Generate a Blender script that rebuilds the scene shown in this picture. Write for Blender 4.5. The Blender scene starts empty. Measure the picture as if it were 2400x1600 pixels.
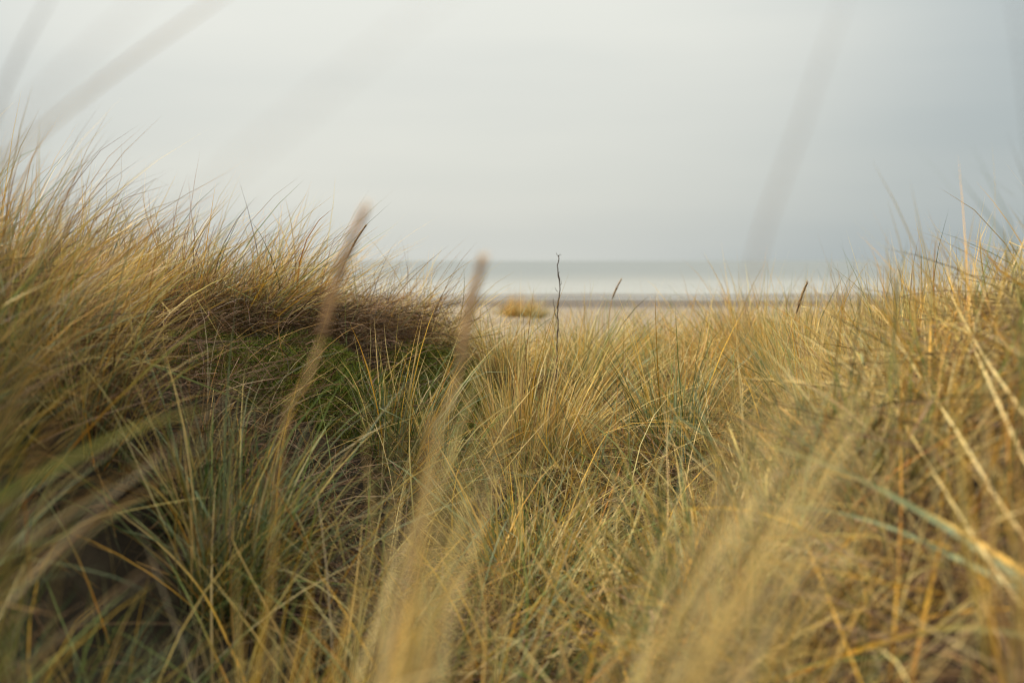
import bpy, math
import numpy as np

# ------------------------------------------------------------------ camera
SC = bpy.context.scene
FPX = 2333.0                                   # focal length in photo pixels (35 mm on a 36 mm frame, 2400 px wide)
CAM = np.array([0.0, 0.0, 4.0])                # eye height above the sea
PITCH = math.atan(189.0 / FPX)                 # the horizon lies above the middle of the frame
cam_data = bpy.data.cameras.new('camera')
cam_data.lens = 35.0
cam_data.sensor_width = 36.0
cam_data.clip_start = 0.02
cam_data.clip_end = 90000.0
cam_data.dof.use_dof = True
cam_data.dof.focus_distance = 3.0
cam_data.dof.aperture_fstop = 2.0
cam_data.dof.aperture_blades = 0
cam = bpy.data.objects.new('camera', cam_data)
SC.collection.objects.link(cam)
cam.location = CAM
cam.rotation_euler = (math.pi / 2 - PITCH, 0, 0)
SC.camera = cam

# ------------------------------------------------------------------ sky
SUN_EL, SUN_AZ = math.radians(36), math.radians(-66)     # azimuth from +Y towards +X
world = bpy.data.worlds.new('World')
SC.world = world
world.use_nodes = True
wn, wl = world.node_tree.nodes, world.node_tree.links
wn.clear()


def wnode(kind, **kw):
    n = wn.new(kind)
    for k, v in kw.items():
        setattr(n, k, v)
    return n


def wmath(op, a, b=None, clamp=False):
    n = wnode('ShaderNodeMath', operation=op, use_clamp=clamp)
    for i, v in enumerate((a, b)):
        if v is None:
            continue
        if isinstance(v, (int, float)):
            n.inputs[i].default_value = v
        else:
            wl.new(v, n.inputs[i])
    return n.outputs[0]


tc = wnode('ShaderNodeTexCoord')
nrm = wnode('ShaderNodeVectorMath', operation='NORMALIZE')
wl.new(tc.outputs['Generated'], nrm.inputs[0])
sep = wnode('ShaderNodeSeparateXYZ')
wl.new(nrm.outputs[0], sep.inputs[0])
zup = wmath('MAXIMUM', sep.outputs[2], 0.0)
# thin part of the overcast, brightest ahead above the sea
el0, az0 = math.radians(20), math.radians(-5)
dot = wnode('ShaderNodeVectorMath', operation='DOT_PRODUCT')
wl.new(nrm.outputs[0], dot.inputs[0])
dot.inputs[1].default_value = (math.cos(el0) * math.sin(az0), math.cos(el0) * math.cos(az0), math.sin(el0))
lobe = wnode('ShaderNodeMapRange', interpolation_type='SMOOTHERSTEP')
wl.new(dot.outputs['Value'], lobe.inputs[0])
lobe.inputs[1].default_value = 0.81
lobe.inputs[2].default_value = 1.0
mp = wnode('ShaderNodeMapping')
mp.inputs['Scale'].default_value = (1.0, 1.0, 6.5)
wl.new(nrm.outputs[0], mp.inputs[0])
cn = wnode('ShaderNodeTexNoise')
cn.inputs['Scale'].default_value = 1.9
cn.inputs['Detail'].default_value = 5.0
cn.inputs['Roughness'].default_value = 0.45
wl.new(mp.outputs[0], cn.inputs['Vector'])
f = wmath('MULTIPLY', lobe.outputs[0], 0.72)
f = wmath('ADD', f, 0.20)
f = wmath('ADD', f, wmath('MULTIPLY', wmath('SUBTRACT', cn.outputs[0], 0.5), 0.48))
f = wmath('ADD', f, wmath('MULTIPLY', zup, 0.2), clamp=True)
cmix = wnode('ShaderNodeMix', data_type='RGBA')
cmix.inputs[6].default_value = (0.36, 0.42, 0.435, 1)      # blue-grey cloud
cmix.inputs[7].default_value = (0.735, 0.74, 0.675, 1)      # pale thin cloud
wl.new(f, cmix.inputs[0])
# overcast sky grows brighter towards the zenith
gain = wmath('ADD', wmath('MULTIPLY', wmath('POWER', zup, 2.4), 0.95), 0.308)
cl = wnode('ShaderNodeVectorMath', operation='SCALE')
wl.new(cmix.outputs[2], cl.inputs[0])
wl.new(gain, cl.inputs[3])
sky = wnode('ShaderNodeTexSky', sky_type='NISHITA')
sky.sun_disc = False
sky.sun_elevation = SUN_EL
sky.sun_rotation = SUN_AZ
sky.air_density = 1.0
sky.dust_density = 4.0
bg_sky = wnode('ShaderNodeBackground')
bg_sky.inputs[1].default_value = 0.07
wl.new(sky.outputs[0], bg_sky.inputs[0])
bg_cl = wnode('ShaderNodeBackground')
bg_cl.inputs[1].default_value = 1.0
wl.new(cl.outputs[0], bg_cl.inputs[0])
ms = wnode('ShaderNodeMixShader')
ms.inputs[0].default_value = 0.95                             # cloud cover
wl.new(bg_sky.outputs[0], ms.inputs[1])
wl.new(bg_cl.outputs[0], ms.inputs[2])
wo = wnode('ShaderNodeOutputWorld')
wl.new(ms.outputs[0], wo.inputs[0])

# ------------------------------------------------------------------ sun, veiled by the cloud
sd = bpy.data.lights.new('sun', 'SUN')
sd.energy = 1.5
sd.angle = math.radians(10)
sd.color = (1.0, 0.92, 0.77)
sun = bpy.data.objects.new('sun', sd)
SC.collection.objects.link(sun)
sun.location = (-8, 8, 14)
sun.rotation_euler = (math.pi / 2 - SUN_EL, 0, math.pi - SUN_AZ)

SC.view_settings.view_transform = 'Standard'
SC.view_settings.look = 'None'
SC.view_settings.gamma = 1.0
SC.view_settings.exposure = 1.7
SC.cycles.filter_width = 1.1
SC.view_settings.use_curve_mapping = False
SC.cycles.use_denoising = True
SC.cycles.max_bounces = 8
SC.cycles.diffuse_bounces = 2
SC.cycles.transmission_bounces = 6
SC.cycles.transparent_max_bounces = 6
SC.cycles.caustics_reflective = False
SC.cycles.caustics_refractive = False

rng = np.random.default_rng(7)
COL = SC.collection


# ------------------------------------------------------------------ helpers
def P(px, py, d):
    """Point that the photo shows at pixel (px, py), d metres ahead of the camera."""
    px, py, d = np.asarray(px, float), np.asarray(py, float), np.asarray(d, float)
    rx, up = (px - 1200) / FPX, -(py - 800) / FPX
    fy = math.cos(PITCH) + up * math.sin(PITCH)
    fz = -math.sin(PITCH) + up * math.cos(PITCH)
    return np.stack([rx / fy * d, d + 0 * rx, CAM[2] + fz / fy * d], -1)


def tag(o, label=None, cat=None, group=None, kind=None):
    for k, v in (('label', label), ('category', cat), ('group', group), ('kind', kind)):
        if v:
            o[k] = v
    return o


def empty(name, loc):
    o = bpy.data.objects.new(name, None)
    o.empty_display_size = 0.1
    COL.objects.link(o)
    o.location = loc
    return o


def mesh_obj(name, verts, faces_list, mat, cols=None, parent=None, smooth=True):
    """faces_list: list of int arrays (n, k). One mesh object, built straight from numpy."""
    me = bpy.data.meshes.new(name)
    verts = np.asarray(verts, np.float32)
    if parent is not None:
        verts = verts - np.asarray(parent.location, np.float32)
    me.vertices.add(len(verts))
    me.vertices.foreach_set('co', verts.ravel())
    idx = np.concatenate([f.ravel() for f in faces_list]).astype(np.int32)
    tot = np.concatenate([np.full(len(f), f.shape[1]) for f in faces_list]).astype(np.int32)
    start = np.concatenate([[0], np.cumsum(tot)[:-1]]).astype(np.int32)
    me.loops.add(len(idx))
    me.loops.foreach_set('vertex_index', idx)
    me.polygons.add(len(tot))
    me.polygons.foreach_set('loop_start', start)
    me.polygons.foreach_set('loop_total', tot)
    me.polygons.foreach_set('use_smooth', np.full(len(tot), smooth))
    if cols is not None:
        at = me.color_attributes.new('tint', 'FLOAT_COLOR', 'POINT')
        c4 = np.ones((len(verts), 4), np.float32)
        c4[:, :3] = cols
        at.data.foreach_set('color', c4.ravel())
    me.update(calc_edges=True)
    me.materials.append(mat)
    o = bpy.data.objects.new(name, me)
    COL.objects.link(o)
    if parent is not None:
        o.parent = parent
    return o


def norm(v):
    return v / np.maximum(np.linalg.norm(v, axis=-1, keepdims=True), 1e-9)


class Bag:
    """Collects pieces of geometry for one mesh."""

    def __init__(self):
        self.v, self.f, self.c, self.n = [], {}, [], 0

    def add(self, v, faces, c):
        v = np.asarray(v, np.float32).reshape(-1, 3)
        self.v.append(v)
        self.c.append(np.broadcast_to(np.asarray(c, np.float32), v.shape))
        for fc in faces:
            self.f.setdefault(fc.shape[1], []).append(fc + self.n)
        self.n += len(v)

    def build(self, name, mat, parent=None, smooth=True):
        return mesh_obj(name, np.concatenate(self.v), [np.concatenate(x) for x in self.f.values()], mat,
                        np.concatenate(self.c), parent, smooth)


def blades(bag, root, v0, g, L, W, cb, ct, nseg=5, p=1.4, twist=None, mid=0.35, soft=0.3, ground=False):
    """Many grass blades: each a tapering, bending strip. v0 start direction, g what bends it towards the tip."""
    N = len(root)
    if N == 0:
        return
    root, v0, g = (np.asarray(a, float) for a in (root, v0, g))
    ts = np.linspace(0, 1, nseg + 1)
    tm = (ts[:-1] + ts[1:]) / 2
    d = norm(v0[:, None] + (tm ** p)[None, :, None] * g[:, None])
    if nseg >= 4:                                          # some leaves are snapped or creased part way up
        kk = np.where(rng.uniform(0, 1, N) < 0.13)[0]
        at = rng.integers(1, nseg, len(kk))
        tw_ = rng.normal(0, 0.55, (len(kk), 3)) - np.array([0, 0, 0.45])
        d[kk] = norm(d[kk] + (np.arange(nseg)[None] >= at[:, None])[..., None] * tw_[:, None])
    step = d * (L / nseg)[:, None, None]
    sp = np.concatenate([np.zeros((N, 1, 3)), np.cumsum(step, 1)], 1) + root[:, None]
    if ground:
        hz = H(sp[..., 0], sp[..., 1]) + 0.004
        sp[..., 2] = np.maximum(sp[..., 2], hz)
    tan = norm(np.gradient(sp, axis=1))
    ref = np.stack([-tan[..., 1], tan[..., 0], 0 * tan[..., 0]], -1) + 1e-4
    side = norm(ref)
    bi = np.cross(tan, side)
    if twist is None:
        twist = rng.uniform(-1.3, 1.3, N)
    tw = twist[:, None] + (ts[None] - 0.5) * rng.normal(0, 0.8, N)[:, None]
    s = side * np.cos(tw)[..., None] + bi * np.sin(tw)[..., None]
    prof = (0.72 + 0.28 * np.sin(np.minimum(ts * 3, 1) * np.pi / 2)) * (1 - ts ** 2.0) ** 0.8
    hw = W[:, None] * 0.5 * prof[None]
    a = sp[:, :-1] - s[:, :-1] * hw[:, :-1, None]
    b = sp[:, :-1] + s[:, :-1] * hw[:, :-1, None]
    k = nseg * 2 + 1
    V = np.empty((N, k, 3), np.float32)
    V[:, 0:-1:2], V[:, 1:-1:2], V[:, -1] = a, b, sp[:, -1]
    m = 1 / (1 + np.exp(-(ts[None] - np.asarray(mid).reshape(-1, 1)) / (soft * 0.35)))
    c = cb[:, None] * (1 - m[..., None]) + ct[:, None] * m[..., None]
    Cc = np.empty((N, k, 3), np.float32)
    Cc[:, 0:-1:2], Cc[:, 1:-1:2], Cc[:, -1] = c[:, :-1], c[:, :-1], c[:, -1]
    base = (np.arange(N) * k)[:, None]
    q = np.concatenate([base + np.array([[2 * i, 2 * i + 1, 2 * i + 3, 2 * i + 2]]) for i in range(nseg - 1)])
    t = base + np.array([[k - 3, k - 2, k - 1]])
    bag.add(V.reshape(-1, 3), [q, t], Cc.reshape(-1, 3))


def resample(pts, n):
    """Smooth curve through the points (Catmull-Rom), n samples evenly along it."""
    p = np.asarray(pts, float)
    e = np.concatenate([[2 * p[0] - p[1]], p, [2 * p[-1] - p[-2]]])
    out = []
    for i in range(1, len(e) - 2):
        t = np.linspace(0, 1, 16, endpoint=False)[:, None]
        a, b, c, d = e[i - 1], e[i], e[i + 1], e[i + 2]
        out.append(0.5 * (2 * b + (c - a) * t + (2 * a - 5 * b + 4 * c - d) * t ** 2 + (3 * b - a - 3 * c + d) * t ** 3))
    out = np.concatenate(out + [p[-1:]])
    s = np.concatenate([[0], np.cumsum(np.linalg.norm(np.diff(out, axis=0), axis=1))])
    u = np.linspace(0, s[-1], n)
    return np.stack([np.interp(u, s, out[:, k]) for k in range(3)], -1)


def tube(bag, pts, rad, col, n=6):
    pts = np.asarray(pts, float)
    m = len(pts)
    rad = np.broadcast_to(np.asarray(rad, float), (m,))
    tan = norm(np.gradient(pts, axis=0))
    ref = np.array([0.31, 0.9, 0.2])
    s = norm(np.cross(tan, ref))
    b = np.cross(tan, s)
    a = np.arange(n) * 2 * np.pi / n
    V = pts[:, None] + rad[:, None, None] * (s[:, None] * np.cos(a)[None, :, None] + b[:, None] * np.sin(a)[None, :, None])
    i, j = np.meshgrid(np.arange(m - 1), np.arange(n), indexing='ij')
    j2 = (j + 1) % n
    q = np.stack([i * n + j, i * n + j2, (i + 1) * n + j2, (i + 1) * n + j], -1).reshape(-1, 4)
    cap = np.stack([np.arange(n)[::-1], (m - 1) * n + np.arange(n)])
    col = np.asarray(col, float)
    c = np.repeat(col, n, 0) if col.ndim == 2 else col
    bag.add(V, [q, cap], c)


def folded_blade(bag, pts, width, col, fold=0.35, n=18, facing=None):
    """A single leaf seen large: V-folded along its midrib, tapering to a point."""
    sp = resample(pts, n)
    t = np.linspace(0, 1, n)
    tan = norm(np.gradient(sp, axis=0))
    to_eye = norm(CAM - sp) if facing is None else np.broadcast_to(norm(np.asarray(facing, float)), sp.shape)
    side = norm(np.cross(tan, to_eye))
    up = np.cross(side, tan)
    w = width * 0.5 * (0.75 + 0.25 * np.minimum(t * 4, 1)) * np.sqrt(np.maximum(1 - t ** 2.4, 0.0015))
    left = sp - side * w[:, None] + up * (w * fold)[:, None]
    right = sp + side * w[:, None] + up * (w * fold)[:, None]
    V = np.stack([left, sp, right], 1)
    q = []
    for i in range(n - 1):
        for k in (0, 1):
            q.append([i * 3 + k, i * 3 + k + 1, i * 3 + k + 4, i * 3 + k + 3])
    col = np.asarray(col, float)
    if col.ndim == 2:
        ks = np.linspace(0, 1, len(col))
        col = np.stack([np.interp(t, ks, col[:, j]) for j in range(3)], -1)
    else:
        col = np.broadcast_to(col, (n, 3))
    bag.add(V, [np.array(q)], np.repeat(col, 3, 0))


# ------------------------------------------------------------------ materials
def new_mat(name):
    m = bpy.data.materials.new(name)
    m.use_nodes = True
    nt = m.node_tree
    nt.nodes.clear()
    return m, nt


def add(nt, kind, **kw):
    n = nt.nodes.new(kind)
    for k, v in kw.items():
        setattr(n, k, v)
    return n


def leaf_mat(name, trans=0.28, rough=0.55, spec=0.3, var=0.10, scale=14.0):
    m, nt = new_mat(name)
    out = add(nt, 'ShaderNodeOutputMaterial')
    at = add(nt, 'ShaderNodeAttribute', attribute_name='tint')
    tcn = add(nt, 'ShaderNodeTexCoord')
    no = add(nt, 'ShaderNodeTexNoise')
    no.inputs['Scale'].default_value = scale
    no.inputs['Detail'].default_value = 3
    nt.links.new(tcn.outputs['Object'], no.inputs['Vector'])
    mr = add(nt, 'ShaderNodeMapRange')
    mr.inputs[1].default_value, mr.inputs[2].default_value = 0.25, 0.75
    mr.inputs[3].default_value, mr.inputs[4].default_value = 1 - var, 1 + var
    nt.links.new(no.outputs[0], mr.inputs[0])
    sc = add(nt, 'ShaderNodeVectorMath', operation='SCALE')
    nt.links.new(at.outputs['Color'], sc.inputs[0])
    nt.links.new(mr.outputs[0], sc.inputs[3])
    bs = add(nt, 'ShaderNodeBsdfPrincipled')
    bs.inputs['Roughness'].default_value = rough
    bs.inputs['Specular IOR Level'].default_value = spec
    nt.links.new(sc.outputs[0], bs.inputs['Base Color'])
    tr = add(nt, 'ShaderNodeBsdfTranslucent')
    nt.links.new(sc.outputs[0], tr.inputs[0])
    mx = add(nt, 'ShaderNodeMixShader')
    mx.inputs[0].default_value = trans
    nt.links.new(bs.outputs[0], mx.inputs[1])
    nt.links.new(tr.outputs[0], mx.inputs[2])
    nt.links.new(mx.outputs[0], out.inputs[0])
    return m


M_BLADE = leaf_mat('marram_leaf', trans=0.14)
M_THATCH = leaf_mat('dead_grass', trans=0.15, rough=0.8, spec=0.15)
M_MOSS = leaf_mat('moss_green', trans=0.2, rough=0.8, spec=0.1, scale=60)
M_SEED = leaf_mat('seed_husk', trans=0.5, rough=0.7, spec=0.2, var=0.3, scale=160)
M_TWIG = leaf_mat('twig_bark', trans=0.0, rough=0.85, spec=0.2, var=0.4, scale=220)


def ground_mat():
    m, nt = new_mat('dune_soil')
    L = nt.links.new
    out = add(nt, 'ShaderNodeOutputMaterial')
    bs = add(nt, 'ShaderNodeBsdfPrincipled')
    bs.inputs['Roughness'].default_value = 0.95
    bs.inputs['Specular IOR Level'].default_value = 0.1
    geo = add(nt, 'ShaderNodeNewGeometry')
    n1 = add(nt, 'ShaderNodeTexNoise')
    n1.inputs['Scale'].default_value = 9
    n1.inputs['Detail'].default_value = 8
    L(geo.outputs['Position'], n1.inputs['Vector'])
    r1 = add(nt, 'ShaderNodeValToRGB')
    r1.color_ramp.elements[0].position, r1.color_ramp.elements[0].color = 0.3, (0.016, 0.012, 0.008, 1)
    r1.color_ramp.elements[1].position, r1.color_ramp.elements[1].color = 0.72, (0.06, 0.044, 0.028, 1)
    L(n1.outputs[0], r1.inputs[0])
    # bare sand beyond the dune grass
    sp = add(nt, 'ShaderNodeSeparateXYZ')
    L(geo.outputs['Position'], sp.inputs[0])
    n2 = add(nt, 'ShaderNodeTexNoise')
    n2.inputs['Scale'].default_value = 1.3
    n2.inputs['Detail'].default_value = 5
    L(geo.outputs['Position'], n2.inputs['Vector'])
    ad = add(nt, 'ShaderNodeMath', operation='MULTIPLY_ADD')
    L(n2.outputs[0], ad.inputs[0])
    ad.inputs[1].default_value = 3.0
    L(sp.outputs[1], ad.inputs[2])
    mr = add(nt, 'ShaderNodeMapRange', interpolation_type='SMOOTHSTEP')
    mr.inputs[1].default_value, mr.inputs[2].default_value = 7.6, 9.6
    L(ad.outputs[0], mr.inputs[0])
    n3 = add(nt, 'ShaderNodeTexNoise')
    n3.inputs['Scale'].default_value = 45
    n3.inputs['Detail'].default_value = 6
    L(geo.outputs['Position'], n3.inputs['Vector'])
    r3 = add(nt, 'ShaderNodeValToRGB')
    r3.color_ramp.elements[0].position, r3.color_ramp.elements[0].color = 0.3, (0.245, 0.19, 0.13, 1)
    r3.color_ramp.elements[1].position, r3.color_ramp.elements[1].color = 0.7, (0.315, 0.25, 0.178, 1)
    L(n3.outputs[0], r3.inputs[0])
    mx = add(nt, 'ShaderNodeMix', data_type='RGBA')
    L(mr.outputs[0], mx.inputs[0])
    L(r1.outputs[0], mx.inputs[6])
    L(r3.outputs[0], mx.inputs[7])
    L(mx.outputs[2], bs.inputs['Base Color'])
    bp = add(nt, 'ShaderNodeBump')
    bp.inputs['Strength'].default_value = 0.6
    bp.inputs['Distance'].default_value = 0.03
    L(n1.outputs[0], bp.inputs['Height'])
    L(bp.outputs[0], bs.inputs['Normal'])
    L(bs.outputs[0], out.inputs[0])
    return m


def beach_mat():
    """Dry sand, a pale shell line, then wet shingly sand towards the water: bands across the beach with ragged edges."""
    m, nt = new_mat('beach_sand')
    L = nt.links.new
    out = add(nt, 'ShaderNodeOutputMaterial')
    bs = add(nt, 'ShaderNodeBsdfPrincipled')
    geo = add(nt, 'ShaderNodeNewGeometry')
    mpn = add(nt, 'ShaderNodeMapping')
    mpn.inputs['Scale'].default_value = (0.03, 0.16, 1)
    L(geo.outputs['Position'], mpn.inputs[0])
    n1 = add(nt, 'ShaderNodeTexNoise')
    n1.inputs['Scale'].default_value = 1.0
    n1.inputs['Detail'].default_value = 6
    L(mpn.outputs[0], n1.inputs['Vector'])
    sp = add(nt, 'ShaderNodeSeparateXYZ')
    L(geo.outputs['Position'], sp.inputs[0])
    ad = add(nt, 'ShaderNodeMath', operation='MULTIPLY_ADD')
    L(n1.outputs[0], ad.inputs[0])
    ad.inputs[1].default_value = 9.0
    L(sp.outputs[1], ad.inputs[2])
    mr = add(nt, 'ShaderNodeMapRange')
    mr.inputs[1].default_value, mr.inputs[2].default_value = 20.0 + 4.5, 130.0 + 4.5
    L(ad.outputs[0], mr.inputs[0])
    rp = add(nt, 'ShaderNodeValToRGB')
    cr = rp.color_ramp
    stops = [(22, (0.274, 0.214, 0.147)), (44, (0.267, 0.207, 0.140)), (50, (0.215, 0.168, 0.115)), (54, (0.349, 0.292, 0.223)), (58, (0.326, 0.271, 0.203)),
             (61, (0.155, 0.122, 0.095)), (74, (0.123, 0.098, 0.078)), (88, (0.137, 0.112, 0.089)), (94, (0.278, 0.231, 0.184)), (101, (0.278, 0.236, 0.193)),
             (106, (0.123, 0.101, 0.082)), (115, (0.137, 0.115, 0.095)), (122, (0.278, 0.240, 0.201))]
    while len(cr.elements) < len(stops):
        cr.elements.new(0.5)
    for e, (y, c) in zip(cr.elements, stops):
        e.position = (y - 20) / 110.0
        e.color = (*c, 1)
    L(mr.outputs[0], rp.inputs[0])
    n2 = add(nt, 'ShaderNodeTexNoise')
    n2.inputs['Scale'].default_value = 0.5
    n2.inputs['Detail'].default_value = 8
    L(geo.outputs['Position'], n2.inputs['Vector'])
    m2 = add(nt, 'ShaderNodeMapRange')
    m2.inputs[1].default_value, m2.inputs[2].default_value = 0.3, 0.7
    m2.inputs[3].default_value, m2.inputs[4].default_value = 0.72, 1.2
    L(n2.outputs[0], m2.inputs[0])
    sc = add(nt, 'ShaderNodeVectorMath', operation='SCALE')
    L(rp.outputs[0], sc.inputs[0])
    L(m2.outputs[0], sc.inputs[3])
    L(sc.outputs[0], bs.inputs['Base Color'])
    bs.inputs['Roughness'].default_value = 0.9
    bs.inputs['Specular IOR Level'].default_value = 0.15
    bp = add(nt, 'ShaderNodeBump')
    bp.inputs['Strength'].default_value = 0.5
    bp.inputs['Distance'].default_value = 0.08
    L(n2.outputs[0], bp.inputs['Height'])
    L(bp.outputs[0], bs.inputs['Normal'])
    L(bs.outputs[0], out.inputs[0])
    return m


def sea_mat():
    m, nt = new_mat('sea_water')
    L = nt.links.new
    out = add(nt, 'ShaderNodeOutputMaterial')
    bs = add(nt, 'ShaderNodeBsdfPrincipled')
    geo = add(nt, 'ShaderNodeNewGeometry')
    sp = add(nt, 'ShaderNodeSeparateXYZ')
    L(geo.outputs['Position'], sp.inputs[0])
    mpn = add(nt, 'ShaderNodeMapping')
    mpn.inputs['Scale'].default_value = (0.016, 0.075, 1)
    L(geo.outputs['Position'], mpn.inputs[0])
    n1 = add(nt, 'ShaderNodeTexNoise')
    n1.inputs['Scale'].default_value = 1.0
    n1.inputs['Detail'].default_value = 7
    n1.inputs['Roughness'].default_value = 0.6
    L(mpn.outputs[0], n1.inputs['Vector'])
    # foam thickens towards the shore
    near = add(nt, 'ShaderNodeMapRange', interpolation_type='SMOOTHSTEP')
    near.inputs[1].default_value, near.inputs[2].default_value = 520.0, 118.0
    near.inputs[3].default_value, near.inputs[4].default_value = -0.5, 0.16
    L(sp.outputs[1], near.inputs[0])
    ad = add(nt, 'ShaderNodeMath', operation='ADD')
    L(n1.outputs[0], ad.inputs[0])
    L(near.outputs[0], ad.inputs[1])
    fm = add(nt, 'ShaderNodeMapRange', interpolation_type='SMOOTHSTEP')
    fm.inputs[1].default_value, fm.inputs[2].default_value = 0.24, 0.84
    L(ad.outputs[0], fm.inputs[0])
    wc = add(nt, 'ShaderNodeMix', data_type='RGBA')
    L(n1.outputs[0], wc.inputs[0])
    wc.inputs[6].default_value = (0.155, 0.165, 0.16, 1)
    wc.inputs[7].default_value = (0.19, 0.198, 0.19, 1)
    fc = add(nt, 'ShaderNodeMix', data_type='RGBA')
    L(fm.outputs[0], fc.inputs[0])
    L(wc.outputs[2], fc.inputs[6])
    fc.inputs[7].default_value = (0.25, 0.243, 0.217, 1)
    L(fc.outputs[2], bs.inputs['Base Color'])
    bs.inputs['Roughness'].default_value = 0.42
    bs.inputs['IOR'].default_value = 1.33
    n2 = add(nt, 'ShaderNodeTexNoise')
    n2.inputs['Scale'].default_value = 6.0
    n2.inputs['Detail'].default_value = 6
    L(mpn.outputs[0], n2.inputs['Vector'])
    bp = add(nt, 'ShaderNodeBump')
    bp.inputs['Strength'].default_value = 0.15
    bp.inputs['Distance'].default_value = 0.6
    L(n2.outputs[0], bp.inputs['Height'])
    L(bp.outputs[0], bs.inputs['Normal'])
    L(bs.outputs[0], out.inputs[0])
    return m


def plain_mat(name, col, rough, scale=3.0, var=0.15):
    m, nt = new_mat(name)
    L = nt.links.new
    out = add(nt, 'ShaderNodeOutputMaterial')
    bs = add(nt, 'ShaderNodeBsdfPrincipled')
    geo = add(nt, 'ShaderNodeNewGeometry')
    n1 = add(nt, 'ShaderNodeTexNoise')
    n1.inputs['Scale'].default_value = scale
    n1.inputs['Detail'].default_value = 5
    L(geo.outputs['Position'], n1.inputs['Vector'])
    mr = add(nt, 'ShaderNodeMapRange')
    mr.inputs[3].default_value, mr.inputs[4].default_value = 1 - var, 1 + var
    L(n1.outputs[0], mr.inputs[0])
    sc = add(nt, 'ShaderNodeVectorMath', operation='SCALE')
    sc.inputs[0].default_value = col
    L(mr.outputs[0], sc.inputs[3])
    L(sc.outputs[0], bs.inputs['Base Color'])
    bs.inputs['Roughness'].default_value = rough
    L(bs.outputs[0], out.inputs[0])
    return m


# ------------------------------------------------------------------ the lie of the land
# ground heights relative to the eye: (x right, y ahead, z)
CP = np.array([
    # hollow between the two dunes
    (0, -2, -0.95), (0, 0.2, -0.88), (0, 1, -0.90), (0, 2, -0.86), (0.05, 3, -0.76), (0.1, 4, -0.67), (0.3, 5, -0.64), (0.2, 6.2, -0.72), (1.0, 6.0, -0.68), (0.1, 7.5, -1.02),
    (0.36, 1.2, -0.82), (0.60, 1.3, -0.46), (0.45, 2.2, -0.83), (0.55, 3.2, -0.72), (0.65, 4.2, -0.64), (0.7, 5.2, -0.62), (1.1, 5.2, -0.63), (1.6, 5.2, -0.55), (1.0, 6.9, -0.82),
    (-0.35, 1.2, -0.86), (-0.4, 2.0, -0.82), (-0.3, 2.7, -0.78), (-0.2, 3.6, -0.74), (-0.16, 4.6, -0.70), (-0.1, 5.6, -0.76),
    # left dune
    (-0.75, 0.6, -0.72), (-0.66, 1.35, -0.74), (-0.56, 1.1, -0.8), (-0.95, 1.42, -0.27), (-0.76, 1.75, -0.72), (-0.62, 1.9, -0.72), (-0.93, 1.9, -0.29), (-0.66, 2.2, -0.64), (-0.98, 2.7, -0.33), (-0.55, 2.8, -0.56), (-0.92, 3.3, -0.25),
    (-0.62, 3.4, -0.31), (-0.38, 3.9, -0.36), (-0.7, 4.0, -0.32), (-0.3, 4.4, -0.48), (-0.75, 4.8, -0.55), (-0.6, 5.8, -0.85), (-1.4, 1.5, -0.22), (-1.5, 3, -0.24),
    (-1.5, 4.4, -0.40), (-1.4, 5.6, -0.75), (-2.6, 2, -0.25), (-2.6, 4, -0.4), (-2.6, 6, -0.8), (-1.5, 7.5, -1.05), (-1.6, 0, -0.4), (-1.4, -2, -0.5), (-4, 3, -0.3), (-4, 7, -0.9),
    # right dune
    (0.85, 0.5, -0.55), (0.82, 1.4, -0.22), (0.65, 2.0, -0.48), (0.92, 2.0, -0.27), (0.98, 2.8, -0.54), (1.25, 3.8, -0.58), (1.15, 1.5, -0.18), (1.5, 2.2, -0.14), (1.8, 3, -0.36), (2.2, 4.4, -0.5),
    (2.8, 2, -0.2), (2.8, 4, -0.36), (2.8, 6, -0.7), (1.6, 0, -0.4), (1.4, -2, -0.5), (2.0, 7.5, -1.0), (4, 3, -0.3), (4, 7, -0.9),
], float)


def tps_fit(cp, lam=0.004):
    d = np.linalg.norm(cp[:, None, :2] - cp[None, :, :2], axis=-1)
    K = np.where(d > 0, d ** 2 * np.log(np.maximum(d, 1e-9)), 0) + lam * np.eye(len(cp))
    Q = np.c_[np.ones(len(cp)), cp[:, :2]]
    A = np.block([[K, Q], [Q.T, np.zeros((3, 3))]])
    return np.linalg.solve(A, np.r_[cp[:, 2], np.zeros(3)])


TW = tps_fit(CP)
GX0, GX1, GY0, GY1, GS = -16.0, 16.0, -4.0, 24.0, 0.05
gx = np.arange(GX0, GX1 + 1e-6, GS)
gy = np.arange(GY0, GY1 + 1e-6, GS)
XX, YY = np.meshgrid(gx, gy)
qx, qy = np.clip(XX, -4, 4), np.clip(YY, -2, 8)
HH = TW[-3] + TW[-2] * qx + TW[-1] * qy
for (cx, cy, _), w in zip(CP, TW[:-3]):
    r2 = (qx - cx) ** 2 + (qy - cy) ** 2
    HH += w * 0.5 * r2 * np.log(np.maximum(r2, 1e-12))


def sstep(a, b, x):
    t = np.clip((x - a) / (b - a), 0, 1)
    return t * t * (3 - 2 * t)


BEACH_D = np.array([-10, 8, 12, 20, 30, 45, 60, 95, 118, 200, 400])
BEACH_Z = np.array([-1.1, -1.12, -1.3, -1.55, -1.80, -2.32, -2.85, -3.70, -4.0, -5.2, -7.0])


def beach_z(y):
    return np.interp(y, BEACH_D, BEACH_Z)


wgt = sstep(6.4, 10.5, YY)
HH = HH * (1 - wgt) + (beach_z(YY) + 0.05 * np.sin(XX * 1.1 + 0.6 * YY) * np.sin(0.8 * YY)) * wgt
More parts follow.
